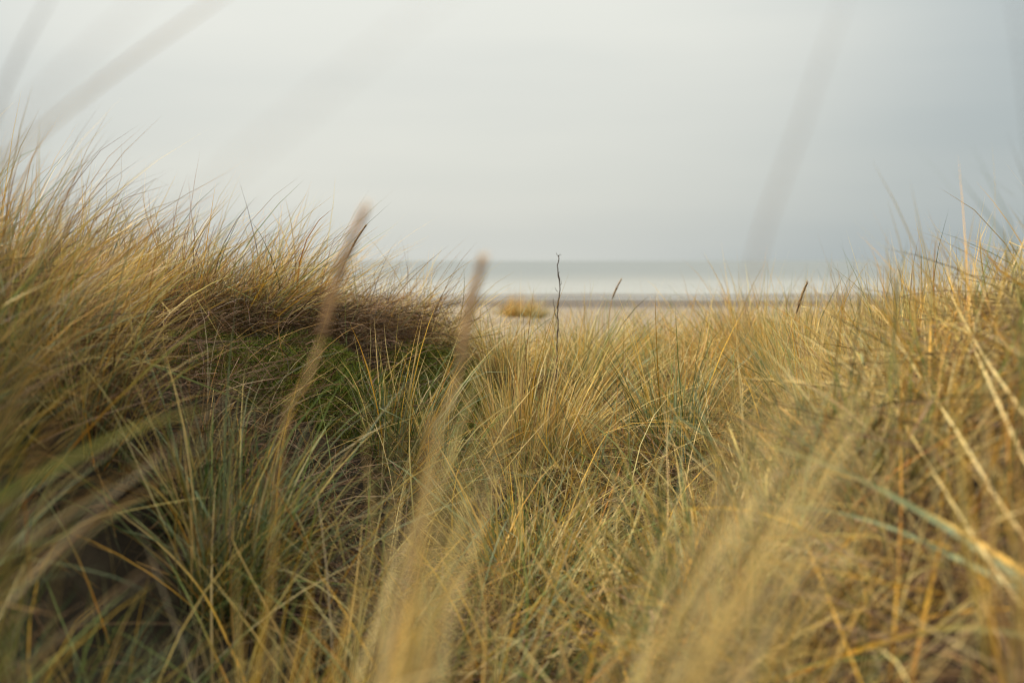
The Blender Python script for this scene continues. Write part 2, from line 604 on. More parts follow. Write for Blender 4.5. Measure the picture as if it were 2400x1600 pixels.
# hummocks built up under the tussocks
hm = np.zeros_like(HH)
for i in range(260):
    cx, cy = rng.uniform(-5, 5), rng.uniform(0.3, 9)
    r = rng.uniform(0.10, 0.28)
    sl = (np.abs(XX - cx) < 3 * r) & (np.abs(YY - cy) < 3 * r)
    hm[sl] += rng.uniform(-0.025, 0.05) * np.exp(-((XX[sl] - cx) ** 2 + (YY[sl] - cy) ** 2) / (2 * r * r))
HH += hm * (1 - wgt)
HH += CAM[2]


def H(x, y):
    fx = np.clip((np.asarray(x) - GX0) / GS, 0, len(gx) - 1.001)
    fy = np.clip((np.asarray(y) - GY0) / GS, 0, len(gy) - 1.001)
    i, j = fx.astype(int), fy.astype(int)
    u, v = fx - i, fy - j
    return (HH[j, i] * (1 - u) + HH[j, i + 1] * u) * (1 - v) + (HH[j + 1, i] * (1 - u) + HH[j + 1, i + 1] * u) * v


def grid_faces(nx, ny):
    i, j = np.meshgrid(np.arange(nx - 1), np.arange(ny - 1))
    a = j * nx + i
    return np.stack([a, a + 1, a + nx + 1, a + nx], -1).reshape(-1, 4)


# ------------------------------------------------------------------ setting
k = 2
dx, dy = XX[::k, ::k], YY[::k, ::k]
dune = mesh_obj('dune_ground', np.stack([dx, dy, HH[::k, ::k]], -1).reshape(-1, 3), [grid_faces(dx.shape[1], dx.shape[0])], ground_mat())
tag(dune, 'sandy dune ground rising in a mound on either side of a grassy hollow', kind='structure')

bx = np.concatenate([np.linspace(-900, -60, 12), np.linspace(-50, 50, 41), np.linspace(60, 900, 12)])
by = np.concatenate([np.linspace(12, 60, 49), np.linspace(62, 130, 35), [160, 200, 300]])
BX, BY = np.meshgrid(bx, by)
BZ = beach_z(BY) + CAM[2] + 0.05 * np.sin(BX * 0.21) * np.sin(BY * 0.17) - 0.14 * (BY < 24)
beach = mesh_obj('beach', np.stack([BX, BY, BZ], -1).reshape(-1, 3), [grid_faces(len(bx), len(by))], beach_mat())
tag(beach, 'pale sandy beach with darker wet bands running down to the sea', kind='structure')

sx = np.array([-60000, -8000, -1500, -400, -100, 0, 100, 400, 1500, 8000, 60000], float)
sy = np.concatenate([[104, 112, 118, 124, 132, 145, 165, 200, 280, 450, 900, 2500, 8000, 25000, 60000]])
SX, SY = np.meshgrid(sx, sy)
sea = mesh_obj('sea', np.stack([SX, SY, 0 * SX], -1).reshape(-1, 3), [grid_faces(len(sx), len(sy))], sea_mat())
tag(sea, 'calm grey green sea meeting the overcast sky at a level horizon', kind='structure')

# shallow run of water left behind on the flat sand
M_POOL = plain_mat('pool_water', (0.36, 0.35, 0.32), 0.2)
pb = Bag()
px_ = np.linspace(-160, 160, 129)
top = 100.5 + 1.6 * np.sin(px_ * 0.045 + 0.7) + 0.9 * np.sin(px_ * 0.13)
bot = 94.5 + 1.4 * np.sin(px_ * 0.06 + 2.0) + 0.6 * np.sin(px_ * 0.17 + 1)
taper = sstep(-26, -2, px_)
mid_ = (top + bot) / 2
top, bot = mid_ + (top - mid_) * taper, mid_ + (bot - mid_) * taper
PV = np.stack([np.r_[px_, px_], np.r_[bot, top], np.r_[beach_z(bot), beach_z(top)] + CAM[2] + 0.06], -1)
n_ = len(px_)
pb.add(PV, [np.array([[i, i + 1, n_ + i + 1, n_ + i] for i in range(n_ - 1)])], (0.46, 0.46, 0.43))
pool = pb.build('tidal_pool', M_POOL)
tag(pool, 'long thin strip of shallow water lying on the wet beach', kind='structure')

# breaking waves: low white ridges in the shallows
M_FOAM = plain_mat('wave_foam', (0.29, 0.282, 0.258), 0.6, scale=0.8, var=0.12)
for wi, (wy, wh, x0, x1) in enumerate(((121, 0.10, -170, 170), (127, 0.16, -190, 60), (131, 0.14, 20, 210), (140, 0.2, -120, 230), (153, 0.22, -240, 90), (168, 0.2, -60, 260), (190, 0.18, -260, 130))):
    wb = Bag()
    xs = np.linspace(x0, x1, 120)
    yy = wy + 1.5 * np.sin(xs * 0.03 + wi) + 0.6 * np.sin(xs * 0.11 + 2 * wi)
    env = np.sin(np.linspace(0, np.pi, 120)) ** 0.5 * (0.7 + 0.3 * np.sin(xs * 0.4 + wi * 3))
    prof = [(-1.4, -0.02), (-0.8, 0.5), (-0.25, 1.0), (0.4, 0.6), (1.6, -0.02)]
    V = np.stack([np.stack([xs, yy + a * (1 + 0.02 * wy), np.where(b > 0, b * wh * env, -0.02)], -1) for a, b in prof], 0)
    q = np.array([[r * 120 + i, r * 120 + i + 1, (r + 1) * 120 + i + 1, (r + 1) * 120 + i] for r in range(4) for i in range(119)])
    wb.add(V, [q], (0.76, 0.75, 0.7))
    o = wb.build('breaking_wave', M_FOAM)
    tag(o, 'low line of white breaking surf on the shallow sea', kind='structure')

# ------------------------------------------------------------------ grass colours
C = {k: np.array(v) for k, v in dict(
    straw=(0.75, 0.52, 0.16), pale=(0.80, 0.61, 0.26), tan=(0.52, 0.30, 0.10), gold=(0.76, 0.42, 0.05), orange=(0.60, 0.235, 0.025),
    glauc=(0.235, 0.265, 0.125), green=(0.05, 0.09, 0.016), olive=(0.31, 0.235, 0.06), brown=(0.13, 0.07, 0.032),
    mauve=(0.33, 0.20, 0.125), grey=(0.43, 0.31, 0.17), lime=(0.235, 0.265, 0.045), shaded_rot=(0.06, 0.038, 0.02), fresh=(0.25, 0.31, 0.075)).items()}


def pick(n, weights):
    names = list(weights)
    w = np.array([weights[k] for k in names], float)
    i = rng.choice(len(names), n, p=w / w.sum())
    c = np.stack([C[k] for k in names])[i]
    return c * rng.uniform(0.55, 1.22, (n, 1)) * rng.uniform(0.93, 1.07, (n, 3))


PAL = {
    # (foot of the leaves, partly darkened for shade in the gaps, colours at their tips)
    'brown': ({'brown': 4, 'tan': 2, 'olive': 1}, {'tan': 4, 'mauve': 2.5, 'grey': 2, 'brown': 1, 'straw': 1.2}),
    'straw': ({'tan': 2, 'olive': 2, 'green': 2.5, 'brown': 1.5}, {'straw': 5, 'pale': 2, 'tan': 2, 'gold': 1.2}),
    'pale': ({'tan': 3, 'mauve': 1, 'olive': 1.5, 'green': 1}, {'pale': 4, 'straw': 4, 'grey': 1.5}),
    'gold': ({'orange': 2, 'tan': 1, 'olive': 1.5, 'green': 2}, {'gold': 4, 'straw': 3.5, 'pale': 1, 'orange': .6}),
    'mixed': ({'green': 2.4, 'glauc': 2, 'olive': 2, 'orange': 1}, {'straw': 3.4, 'gold': 2, 'glauc': 2.4, 'fresh': 2.4, 'olive': 1, 'pale': 1.4}),
    'green': ({'green': 4, 'glauc': 1.5}, {'glauc': 3, 'fresh': 2.5, 'olive': 1.5, 'green': 1, 'straw': 1.6, 'gold': 1}),
}
PAL['mid'] = PAL['mixed']
PAL['right'] = PAL['straw']


def tuft(bag, centre, n, length, lean=(0.15, 0.0), spread=0.45, pal='mid', rad=0.05, width=0.0042, nseg=5, droop=0.5, lvar=0.28, wind=0.35, dome=0.0):
    """One clump of marram: n blades from a small crown, fanning out and leaning with the wind."""
    cx, cy = centre[:2]
    a = rng.uniform(0, 2 * np.pi, n)
    r = rad * np.sqrt(rng.uniform(0, 1, n))
    x, y = cx + r * np.cos(a), cy + r * np.sin(a)
    root = np.stack([x, y, H(x, y) - 0.01], -1)
    a2 = a + rng.normal(0, 0.7, n)
    o = np.stack([np.cos(a2), np.sin(a2), 0 * a2], -1)
    tilt = np.abs(rng.normal(0, spread, n))[:, None]
    v0 = np.array([lean[0], lean[1], 1.0]) + o * tilt + rng.normal(0, 0.05, (n, 3))
    L = length * np.clip(rng.normal(1, lvar, n), 0.35, 1.6) * (1 - dome * (r / rad) ** 2)
    dr = np.abs(rng.normal(0, droop, n))[:, None]
    g = o * (0.25 + 0.5 * tilt) * rng.uniform(0.3, 1.6, (n, 1)) + np.array([wind, 0, 0]) * rng.uniform(0.2, 1.6, (n, 1)) - np.array([0, 0, 1.0]) * dr
    pb_, pt_ = PAL[pal]
    cb, ct = pick(n, pb_), pick(n, pt_)
    gr = rng.uniform(0, 1, n) < (0.03 if pal in ('brown', 'pale', 'straw', 'gold') else 0.16)                     # some leaves stay green to the tip
    ct[gr] = pick(int(gr.sum()), {'glauc': 3, 'olive': 1, 'green': 1.5})
    W = width * rng.uniform(0.6, 1.3, n)
    blades(bag, root, v0, g, L, W, cb, ct, nseg=nseg, p=rng.uniform(1.1, 1.8), mid=rng.uniform(0.05, 0.5, n), ground=False)


def thatch(bag, x, y, L, nseg=4, slope=0.0, cols=None, lift=0.35, width=0.0026):
    n = len(x)
    a = rng.uniform(0, 2 * np.pi, n)
    root = np.stack([x, y, H(x, y) + rng.uniform(0.0, 0.13, n)], -1)
    v0 = np.stack([np.cos(a), np.sin(a), rng.uniform(-0.2, 1.0, n) * lift + 0.15], -1)
    b = a + rng.normal(0, 1.2, n)
    g = np.stack([np.cos(b), np.sin(b), -rng.uniform(0.2, 1.3, n)], -1) * rng.uniform(0.4, 1.6, (n, 1))
    c = pick(n, cols or {'mauve': 1.5, 'brown': 4.5, 'shaded_rot': 4})  # dead litter browns, darkened further to paint in shade under the grass
    blades(bag, root, v0, g, L, width * rng.uniform(0.6, 1.5, n), c, c * rng.uniform(0.8, 1.2, (n, 1)), nseg=nseg, p=1.0, ground=True)


def side_of(x, y):
    """-1 left dune, +1 right dune, 0 hollow."""
    return np.where(x < -0.30 - 0.02 * y, -1, np.where(x > 0.75 + 0.06 * y, 1, 0))


# ------------------------------------------------------------------ mass of grass
def scatter(n, x0, x1, y0, y1):
    return rng.uniform(x0, x1, n), rng.uniform(y0, y1, n)


moss_spots = [(430, 835, 2.6, 0.16), (560, 870, 2.7, 0.14), (640, 890, 2.8, 0.14), (790, 915, 3.0, 0.20), (850, 930, 3.05, 0.15), (1040, 955, 3.7, 0.16), (1085, 915, 4.0, 0.14), (980, 1000, 3.4, 0.12)]
MS = []
for a_, b_, d_, r_ in moss_spots:
    ray = P(a_, b_, np.linspace(1.2, 5, 500))
    hit = ray[:, 2] < H(ray[:, 0], ray[:, 1])
    MS.append((ray[np.argmax(hit)] if hit.any() else P(a_, b_, d_), r_ * 1.1))


def moss_cover(x, y):
    m = np.zeros(np.shape(x))
    for p, r in MS:
        for k, a in ((1.0, 1.0), (0.93, 0.95), (0.86, 0.9), (0.80, 0.7)):       # the moss keeps its downhill side open too
            m = np.maximum(m, a * np.exp(-((x - p[0] * k) ** 2 + (y - p[1] * k) ** 2) / (r * r * 2.2)))
    return m


masses = {-1: Bag(), 0: Bag(), 1: Bag()}


def wave(x, y, k, ph):
    return math.sin(x * k + ph + 1.3 * math.sin(y * k * 0.45 + ph)) * math.sin(y * k * 0.8 + 2 * ph + 0.9 * math.sin(x * k * 0.6))


def style(s, x, y):
    u = rng.uniform() + 0.25 * wave(x, y, 2.6, 1.7)
    if s == -1 and y < 2.2:  # more brown and green here: shade put into the palette
        return 'brown' if u < 0.42 else 'straw' if u < 0.55 else 'gold' if u < 0.62 else 'mixed' if u < 0.86 else 'green'
    if s == -1:
        return 'brown' if u < 0.36 else 'straw' if u < 0.62 else 'gold' if u < 0.78 else 'mixed'
    if s == 0:
        return 'straw' if u < 0.24 else 'pale' if u < 0.44 else 'gold' if u < 0.54 else 'mixed' if u < 0.86 else 'green'
    return 'pale' if u < 0.34 else 'straw' if u < 0.64 else 'gold' if u < 0.78 else 'mixed' if u < 0.94 else 'green'


NT = 14500
tx, ty = scatter(NT, -4.6, 5.2, 0.9, 8.2)
for x, y in zip(tx, ty):
    half = 0.514 * y + 0.75
    if abs(x) > half:
        continue
    s = int(side_of(x, y))
    z = float(H(x, y) - CAM[2])
    keep = 0.40
    if s == 0 and y < 1.5:
        keep *= 0.10
    if s == 1 and y < 1.2:
        keep *= 0.25
    elif s == 1 and y < 2.2:
        keep *= 1.5 if z > -0.36 else 0.45
    if y > 6:
        keep *= 0.6
    if s == -1 and y > 5.2 or s == 1 and y > 6:
        keep *= 0.4
    bank = s == -1 and 1.5 < y < 4.8 and x > -1.0 and -0.78 < z < -0.36
    if bank:
        keep *= 0.5
    shade = s == -1 and y < 2.45 and z < -0.40
    if shade:
        keep *= 0.55
    keep *= max(0.0, 1 - 1.25 * float(moss_cover(x, y)))
    if wave(x, y, 5.1, 0.0) < (-0.04 if s == 0 else -0.15):    # pockets between the clumps
        keep *= 0.08 if s == 0 else 0.25
    if rng.uniform() > keep:
        continue
    far = y > 5.5
    n = int(rng.integers(20, 90) * (0.7 if far else 1))
    st = 'green' if shade and rng.uniform() < 0.85 else style(s, x, y)  # dark green leaves paint in the shade of the left hollow
    if s == -1:
        tuft(masses[-1], (x, y), n, rng.uniform(0.22, 0.34) if bank else rng.uniform(0.28, 0.46) * (0.78 if y < 1.9 else 1), lean=(rng.normal(0.20, 0.2), rng.normal(0, 0.15)), spread=rng.uniform(0.3, 0.6), pal=st, rad=0.06,
             width=0.0030, nseg=4 if far else 5, droop=0.40, wind=0.65)
    elif s == 0:
        tuft(masses[0], (x, y), n, rng.uniform(0.20, 0.40), lean=(rng.normal(0.06, 0.38), rng.normal(0, 0.25)), spread=rng.uniform(0.35, 0.8), pal=st, rad=0.055,
             nseg=4 if far else 5, droop=0.30 if rng.uniform() < 0.7 else 1.1, wind=rng.normal(0.1, 0.4), width=0.0034)
    else:
        tuft(masses[1], (x, y), n, rng.uniform(0.26, 0.44) * (0.62 if y < 1.9 else 0.9 if y < 2.6 else 1), lean=(rng.normal(0.04, 0.15), -0.05), spread=0.46, pal=st, rad=0.065,
             nseg=4 if far else 5, droop=0.34, wind=0.0, width=0.0033)
# long single leaves crossing at all angles over the clumps
for s, bagm in masses.items():
    n = 4500
    y = rng.uniform(1.35, 5.5, n)
    x = rng.uniform(-0.6, 0.6, n) * (y + 0.4)
    ok = ~((x < -0.4) & (y < 2.4) & (H(x, y) < CAM[2] - 0.40) & (rng.uniform(0, 1, n) < 0.6)) & (side_of(x, y) == s) & (rng.uniform(0, 1, n) > 1.1 * moss_cover(x, y)) & (rng.uniform(0, 1, n) < (0.45 if s == -1 else 1))
    x, y = x[ok], y[ok]
    n = len(x)
    v = np.stack([rng.normal(0.1 if s < 1 else -0.12, 0.5, n), rng.normal(0, 0.35, n), np.ones(n)], -1)
    g = np.stack([rng.normal(0.25 if s == -1 else 0, 0.4, n), rng.normal(0, 0.3, n), -rng.uniform(0, 0.9, n)], -1)
    cb, ct = pick(n, {'glauc': 3, 'orange': 1.0, 'tan': 1.5, 'olive': 1.5, 'green': 1.5}), pick(n, {'straw': 4, 'gold': 2.4, 'pale': 3.6, 'glauc': 2.6, 'fresh': 2, 'orange': .8})
    blades(bagm, np.stack([x, y, H(x, y)], -1), v, g, rng.uniform(0.30, 0.56, n) * np.where((x > 0.45) & (y < 2.3), 0.6, 1.0), rng.uniform(0.0026, 0.0056, n), cb, ct, nseg=6, mid=rng.uniform(0.1, 0.6, n))

o = masses[-1].build('marram_grass', M_BLADE)
tag(o, 'brown and straw marram grass leaning right on the left dune', kind='stuff')
o = masses[0].build('marram_grass', M_BLADE)
tag(o, 'straw, yellow and green marram grass filling the hollow between the dunes', kind='stuff')
o = masses[1].build('marram_grass', M_BLADE)
tag(o, 'soft pale straw marram grass covering the right dune', kind='stuff')

tb = Bag()
x, y = scatter(80000, -4.2, 4.6, 1.0, 6.8)
ok = (np.abs(x) < 0.514 * y + 0.5) & (rng.uniform(0, 1, len(x)) > 0.85 * moss_cover(x, y)) & (rng.uniform(0, 1, len(x)) < np.where(y > 4.6, 0.6, 1.0)) & ~((x < -0.45) & (y < 2.45) & (H(x, y) < CAM[2] - 0.38) & (rng.uniform(0, 1, len(x)) < 0.93))
x, y = x[ok], y[ok]
gap = (side_of(x, y) == 1) & (y < 2.1) & (H(x, y) < CAM[2] - 0.34) & (rng.uniform(0, 1, len(x)) < 0.9)
x, y = x[~gap], y[~gap]
lt = (side_of(x, y) == -1)
thatch(tb, x[lt], y[lt], rng.uniform(0.10, 0.30, lt.sum()))
thatch(tb, x[~lt], y[~lt], rng.uniform(0.12, 0.34, (~lt).sum()), cols={'mauve': 2.2, 'brown': 5, 'shaded_rot': 3.5}, lift=0.6)
# extra dead leaves matted on the side of the left dune
x, y = scatter(8000, -1.25, -0.35, 2.0, 4.6)
ok = rng.uniform(0, 1, len(x)) > 0.8 * moss_cover(x, y)
x, y = x[ok], y[ok]
thatch(tb, x, y, rng.uniform(0.14, 0.34, len(x)), cols={'mauve': 2, 'brown': 5, 'shaded_rot': 3}, lift=0.7)
# wiry dry stems crossing above the mat, thicker on some clumps than on others
n = 60000
y = 1.3 + 5.2 * rng.uniform(0, 1, n) ** 1.15
x = rng.uniform(-0.60, 0.60, n) * (y + 0.25)
cl_ = np.sin(x * 6.3 + 1.2 * np.sin(y * 3.1)) * np.sin(y * 5.2 + 1.1 * np.sin(x * 2.7))
sd_ = side_of(x, y)
hz = H(x, y) - CAM[2]
ok = (rng.uniform(0, 1, n) < np.where(side_of(x, y) == -1, np.clip(0.55 + 0.7 * cl_, 0.1, 1), np.clip(0.20 + 0.8 * cl_, 0.02, 0.7))) & (rng.uniform(0, 1, n) > 0.85 * moss_cover(x, y))
ok &= ~((sd_ == -1) & (y < 2.5) & (hz < -0.38) & (rng.uniform(0, 1, n) < 0.95))
ok &= ~((sd_ == 1) & (y < 2.1) & (hz < -0.34) & (rng.uniform(0, 1, n) < 0.93))
x, y, sd_ = x[ok], y[ok], sd_[ok]
n = len(x)
a = rng.uniform(0, 2 * np.pi, n)
up_ = np.abs(rng.normal(0.7, 0.5, n)) + 0.1
v = np.stack([np.cos(a) + np.where(sd_ == -1, 0.22, 0.1), np.sin(a), up_ * np.where(sd_ == -1, 1.35, 1.0)], -1)
b = a + rng.normal(0, 0.9, n)
g = np.stack([np.cos(b) * 0.6 + np.where(sd_ == -1, 0.15, 0), np.sin(b) * 0.6, -rng.uniform(0.1, 1.6, n)], -1)
lf = sd_ == -1
c = pick(n, {'pale': 3, 'straw': 3, 'tan': 3, 'grey': 2, 'gold': 1, 'mauve': 1.5})
c[lf] = pick(int(lf.sum()), {'tan': 4, 'mauve': 3.5, 'grey': 2, 'straw': 1.2, 'brown': 1.5})
blades(tb, np.stack([x, y, H(x, y)], -1), v, g, rng.uniform(0.20, 0.46, n), rng.uniform(0.0014, 0.0030, n), c * 0.9, c, nseg=6, p=1.0, ground=True)
o = tb.build('dead_grass', M_THATCH)
tag(o, 'matted dead brown grass lying under and between the living tufts', kind='stuff')

mb = Bag()
for p, r in MS:
    n = int(11000 * r / 0.15)
    a, q = rng.uniform(0, 2 * np.pi, n), r * 1.15 * np.sqrt(rng.uniform(0, 1, n))
    x, y = p[0] + q * np.cos(a), p[1] + q * np.sin(a)
    root = np.stack([x, y, H(x, y) + 0.035 * np.cos(q / (r * 1.15) * np.pi / 2)], -1)
    v0 = norm(rng.normal(0, 1, (n, 3)) * np.array([1, 1, 0.3]) + np.array([0, 0, 1.0]))
    c = pick(n, {'green': 2, 'lime': 4.5, 'olive': 1})
    blades(mb, root, v0, rng.normal(0, 0.8, (n, 3)), rng.uniform(0.015, 0.06, n), rng.uniform(0.003, 0.006, n), c, c * 1.15, nseg=2)
o = mb.build('moss', M_MOSS)
tag(o, 'cushions of bright green moss on the bank of the left dune', kind='stuff')

# thin outlying grass where the dune runs out on to the sand
fb = Bag()
for i in range(90):
    x, y = rng.uniform(-3.2, 5.0), rng.uniform(7.5, 15)
    if rng.uniform() > 0.9 - 0.055 * (y - 7):
        continue
    tuft(fb, (x, y), int(rng.integers(20, 50)), rng.uniform(0.22, 0.42), spread=0.5, pal='gold', rad=0.14, width=0.006, nseg=3, wind=0.4)
o = fb.build('marram_grass', M_BLADE)
tag(o, 'sparse golden grass thinning out on the sand behind the hollow', kind='stuff')


# ------------------------------------------------------------------ tussocks that stand out singly
def tussock(px, py, d, n, length, label, lean=(0.1, 0), spread=0.4, pal='mid', rad=0.09, width=0.0044, droop=0.4, wind=0.2, green=0.3, at_root=None, cat='grass tussock', nseg=6, dome=0.0, name='marram_tussock'):
    """Crown rooted under the photo's pixel (px, py) at depth d."""
    p = P(px, py, d) if at_root is None else np.array([*at_root, 0.0])
    z = float(H(p[0], p[1]))
    e = empty(name, (p[0], p[1], z))
    tag(e, label, cat)
    dry, gr = Bag(), Bag()
    tuft(dry, p, int(n * (1 - green)), length, lean, spread, pal, rad, width, nseg, droop, wind=wind, dome=dome)
    dry.build('dry_blades', M_BLADE, e)['kind'] = 'stuff'
    if green > 0:
        keep = PAL[pal]
        PAL['_g'] = ({'green': 2, 'glauc': 3}, {'glauc': 5, 'olive': 2, 'green': 2})
        tuft(gr, p, int(n * green), length * 0.92, lean, spread * 1.1, '_g', rad, width * 1.05, nseg, droop, wind=wind, dome=dome)
        gr.build('green_blades', M_BLADE, e)['kind'] = 'stuff'
    return e


tussock(1250, 1075, 3.35, 760, 0.50, 'tall straw tussock fanning up in the middle of the hollow beside the bare twig', lean=(0.10, 0.02), spread=0.36, rad=0.12, green=0.13, pal='straw', width=0.0034, droop=0.5)
tussock(1590, 1090, 3.3, 260, 0.44, 'tussock with many grey green leaves right of the tall middle tussock', lean=(-0.08, 0), spread=0.45, rad=0.10, green=0.55)
tussock(1240, 1380, 2.35, 200, 0.40, 'green and yellow tussock in the foreground of the hollow below the tall middle tussock', lean=(0.0, 0.05), spread=0.42, rad=0.07, green=0.42)
tussock(1385, 950, 4.3, 240, 0.42, 'round fawn tussock close behind the twig on its right', lean=(0.16, 0), spread=0.5, rad=0.12, green=0.1, wind=0.5)
tussock(1690, 900, 4.8, 300, 0.44, 'broad tan tussock combed to the left at the far edge of the hollow', lean=(-0.25, 0), spread=0.45, rad=0.16, green=0.12, wind=-0.4, pal='right')
tussock(1880, 860, 3.6, 240, 0.42, 'tussock with upright dark green leaves at the foot of the right dune', lean=(0.02, 0), spread=0.32, rad=0.10, green=0.5, pal='right')
tussock(930, 1090, 3.0, 150, 0.36, 'upright yellowish tussock beside the mossy bank of the left dune', lean=(0.10, 0), spread=0.34, rad=0.08, green=0.35)
tussock(560, 1420, 2.0, 200, 0.42, 'loose yellow and orange tussock low in front of the left dune', lean=(-0.02, 0), spread=0.42, rad=0.09, green=0.35)
tussock(1170, 850, 5.6, 320, 0.40, 'golden yellow tussock behind the right end of the left dune', lean=(0.2, 0), spread=0.5, rad=0.2, pal='gold', green=0.08, wind=0.5, width=0.004)
tussock(0, 0, 0, 560, 0.84, 'golden round tussock standing alone on the beach sand', spread=0.95, pal='gold', rad=0.34, width=0.011, droop=0.7, wind=0.4, green=0.12, at_root=P(1212, 752, 29)[:2], nseg=5, dome=0.5)
tussock(0, 0, 0, 220, 0.70, 'smaller duller tussock touching the right side of the golden one on the beach', spread=0.8, pal='straw', rad=0.22, width=0.010, droop=0.6, wind=0.6, green=0.4, at_root=P(1256, 752, 28.4)[:2], nseg=5, dome=0.5)
tussock(0, 0, 0, 90, 0.34, 'low thin tussock at the left foot of the golden one on the beach', spread=0.8, pal='gold', rad=0.25, width=0.009, droop=0.6, wind=0.3, green=0.2, at_root=P(1176, 748, 30)[:2], nseg=4, dome=0.3)


def bundle(name, root_px, root_d, tip, n, label, pal=None, jr=0.05, jt=0.12, width=0.0036, bend=0.25, cat='grass tuft', cols=None, lmin=0.6, nseg=8):
    """A tuft close to the lens: rooted in the ground at root_d, its leaves reaching for the tip (px, py, d)."""
    rp = P(root_px, 1200, root_d)
    r0 = np.array([rp[0], rp[1], float(H(rp[0], rp[1]))])
    t0 = P(*tip)
    e = empty(name, r0)
    tag(e, label, cat)
    a = rng.uniform(0, 2 * np.pi, n)
    q = jr * np.sqrt(rng.uniform(0, 1, n))
    rx, ry = r0[0] + q * np.cos(a), r0[1] + q * np.sin(a)
    root = np.stack([rx, ry, H(rx, ry) - 0.01], -1)
    tips = t0 + rng.normal(0, 1, (n, 3)) * np.array([jt, jt * 0.8, jt * 0.5])
    v = tips - root
    L = np.linalg.norm(v, axis=1) * rng.uniform(lmin, 1.05, n)
    u = norm(v)
    side = norm(np.array([u[:, 1].mean() * 0 + 1.0, 0, 0]) - u * u[:, :1])
    k = rng.normal(bend, 0.15, n)[:, None]
    cb, ct = (pick(n, PAL[pal][0]), pick(n, PAL[pal][1])) if pal else (pick(n, cols), pick(n, cols))
    bg_ = Bag()
    blades(bg_, root, u - side * k * 0.42, side * k - np.array([0, 0, 0.12]), L * 1.03, width * rng.uniform(0.7, 1.3, n), cb, ct, nseg=nseg, p=1.2, mid=rng.uniform(0.1, 0.5, n))
    bg_.build('blades', M_BLADE, e)['kind'] = 'stuff'
    return e


bundle('marram_tuft', 880, 0.66, (1960, 830, .80), 140, 'pale straw tuft blurred close up in a long diagonal streak beside the right dune', 'pale', jr=0.035, jt=0.04, width=0.0024, lmin=0.82)
bundle('marram_tuft', 760, 0.75, (1090, 860, .9), 110, 'fine tan tuft blurred close up, leaning right below the shorter brown seed head', 'pale', jt=0.035, width=0.0024, lmin=0.75)
bundle('marram_tuft', -640, 0.98, (490, 700, 0.85), 20, 'fawn tuft blurred close up, arching over the dark hollow at left', None, cols={'tan': 3, 'grey': 3, 'mauve': 2}, jt=0.09, lmin=0.8, width=0.0022)
bundle('marram_tuft', 1240, 0.62, (1225, 1440, 0.66), 14, 'small dull green leaf bunch blurred at the bottom edge left of centre', None, cols={'glauc': 3, 'olive': 2, 'green': 2}, jt=0.035, width=0.006)
bundle('marram_tuft', 2080, 0.85, (1960, 1330, 0.95), 36, 'bright green leafy tuft blurred low in the foreground under the right dune', None, cols={'olive': 3, 'lime': 2, 'glauc': 2}, jt=0.09, width=0.005)
bundle('marram_tuft', 650, 0.85, (850, 1270, 1.0), 46, 'golden tuft at the bottom edge with thick yellow stalks leaning right', 'gold', jt=0.06, width=0.005)
bundle('marram_tuft', 1560, 0.85, (1640, 1380, 0.95), 70, 'rusty orange tuft blurred at the bottom edge under the pale diagonal streak', None, cols={'orange': 2, 'gold': 2, 'tan': 4, 'straw': 2}, jt=0.13)
bundle('marram_tuft', 2330, 0.6, (2290, 1470, 0.66), 34, 'mauve brown dead tuft blurred in the bottom right corner', None, cols={'mauve': 4, 'grey': 2, 'brown': 1}, jt=0.09)
bundle('marram_tuft', -330, 0.75, (-25, 415, 0.72), 110, 'dark green tuft blurred at the left edge, standing highest against the sky', None, cols={'green': 3, 'olive': 3, 'brown': 1}, jt=0.035, jr=0.08, lmin=0.8, width=0.004)
bundle('marram_tuft', 2560, 0.95, (2460, 760, 1.0), 150, 'feathery straw tuft blurred at the right edge, rising above the right dune', 'straw', jt=0.07, width=0.003)


def leaf(label, pts, width, cols, name='marram_shoot', cat='grass blade', root=None, fold=0.3, tip_first=True):
    """One leaf followed through photo pixels (px, py, d), from the root end to the tip; root = (px, d) where it meets the ground."""
    q, first = [], None
    for px, py, d in pts:                                  # keep the leaf in front of the dune behind it
        ray = P(px, py, np.linspace(0.3, d, 80))
        under = ray[:, 2] < H(ray[:, 0], ray[:, 1]) + 0.10
        if under.any() and d < 3:
            d = max(0.3, 0.3 + (d - 0.3) * float(np.argmax(under)) / 79 - 0.02)
        first = first or (px, d)
        q.append(P(px, py, d))
    if root is not None:
        rp = P(first[0] + (root[0] - first[0]) * 0.6, 1200, min(root[1], first[1]))
        r0 = np.array([rp[0], rp[1], float(H(rp[0], rp[1]))])
        ctl = q[0] - norm(q[1] - q[0]) * 0.45 * np.linalg.norm(q[0] - r0)
        ctl[2] = max(ctl[2], float(H(ctl[0], ctl[1])) + 0.03)
        q = [r0 * (1 - t) ** 2 + ctl * 2 * t * (1 - t) + q[0] * t * t for t in (0, 0.2, 0.4, 0.6, 0.75, 0.87, 0.95)] + q
    b = Bag()
    folded_blade(b, q, width, cols, fold=fold, n=40)
    o = b.build(name, M_BLADE)
    return tag(o, label, cat)


G_, GL, LI, OL = C['green'], C['glauc'], C['lime'], C['olive']
ST, PA, GO, OR, TA, BR, MA = C['straw'], C['pale'], C['gold'], C['orange'], C['tan'], C['brown'], C['mauve']
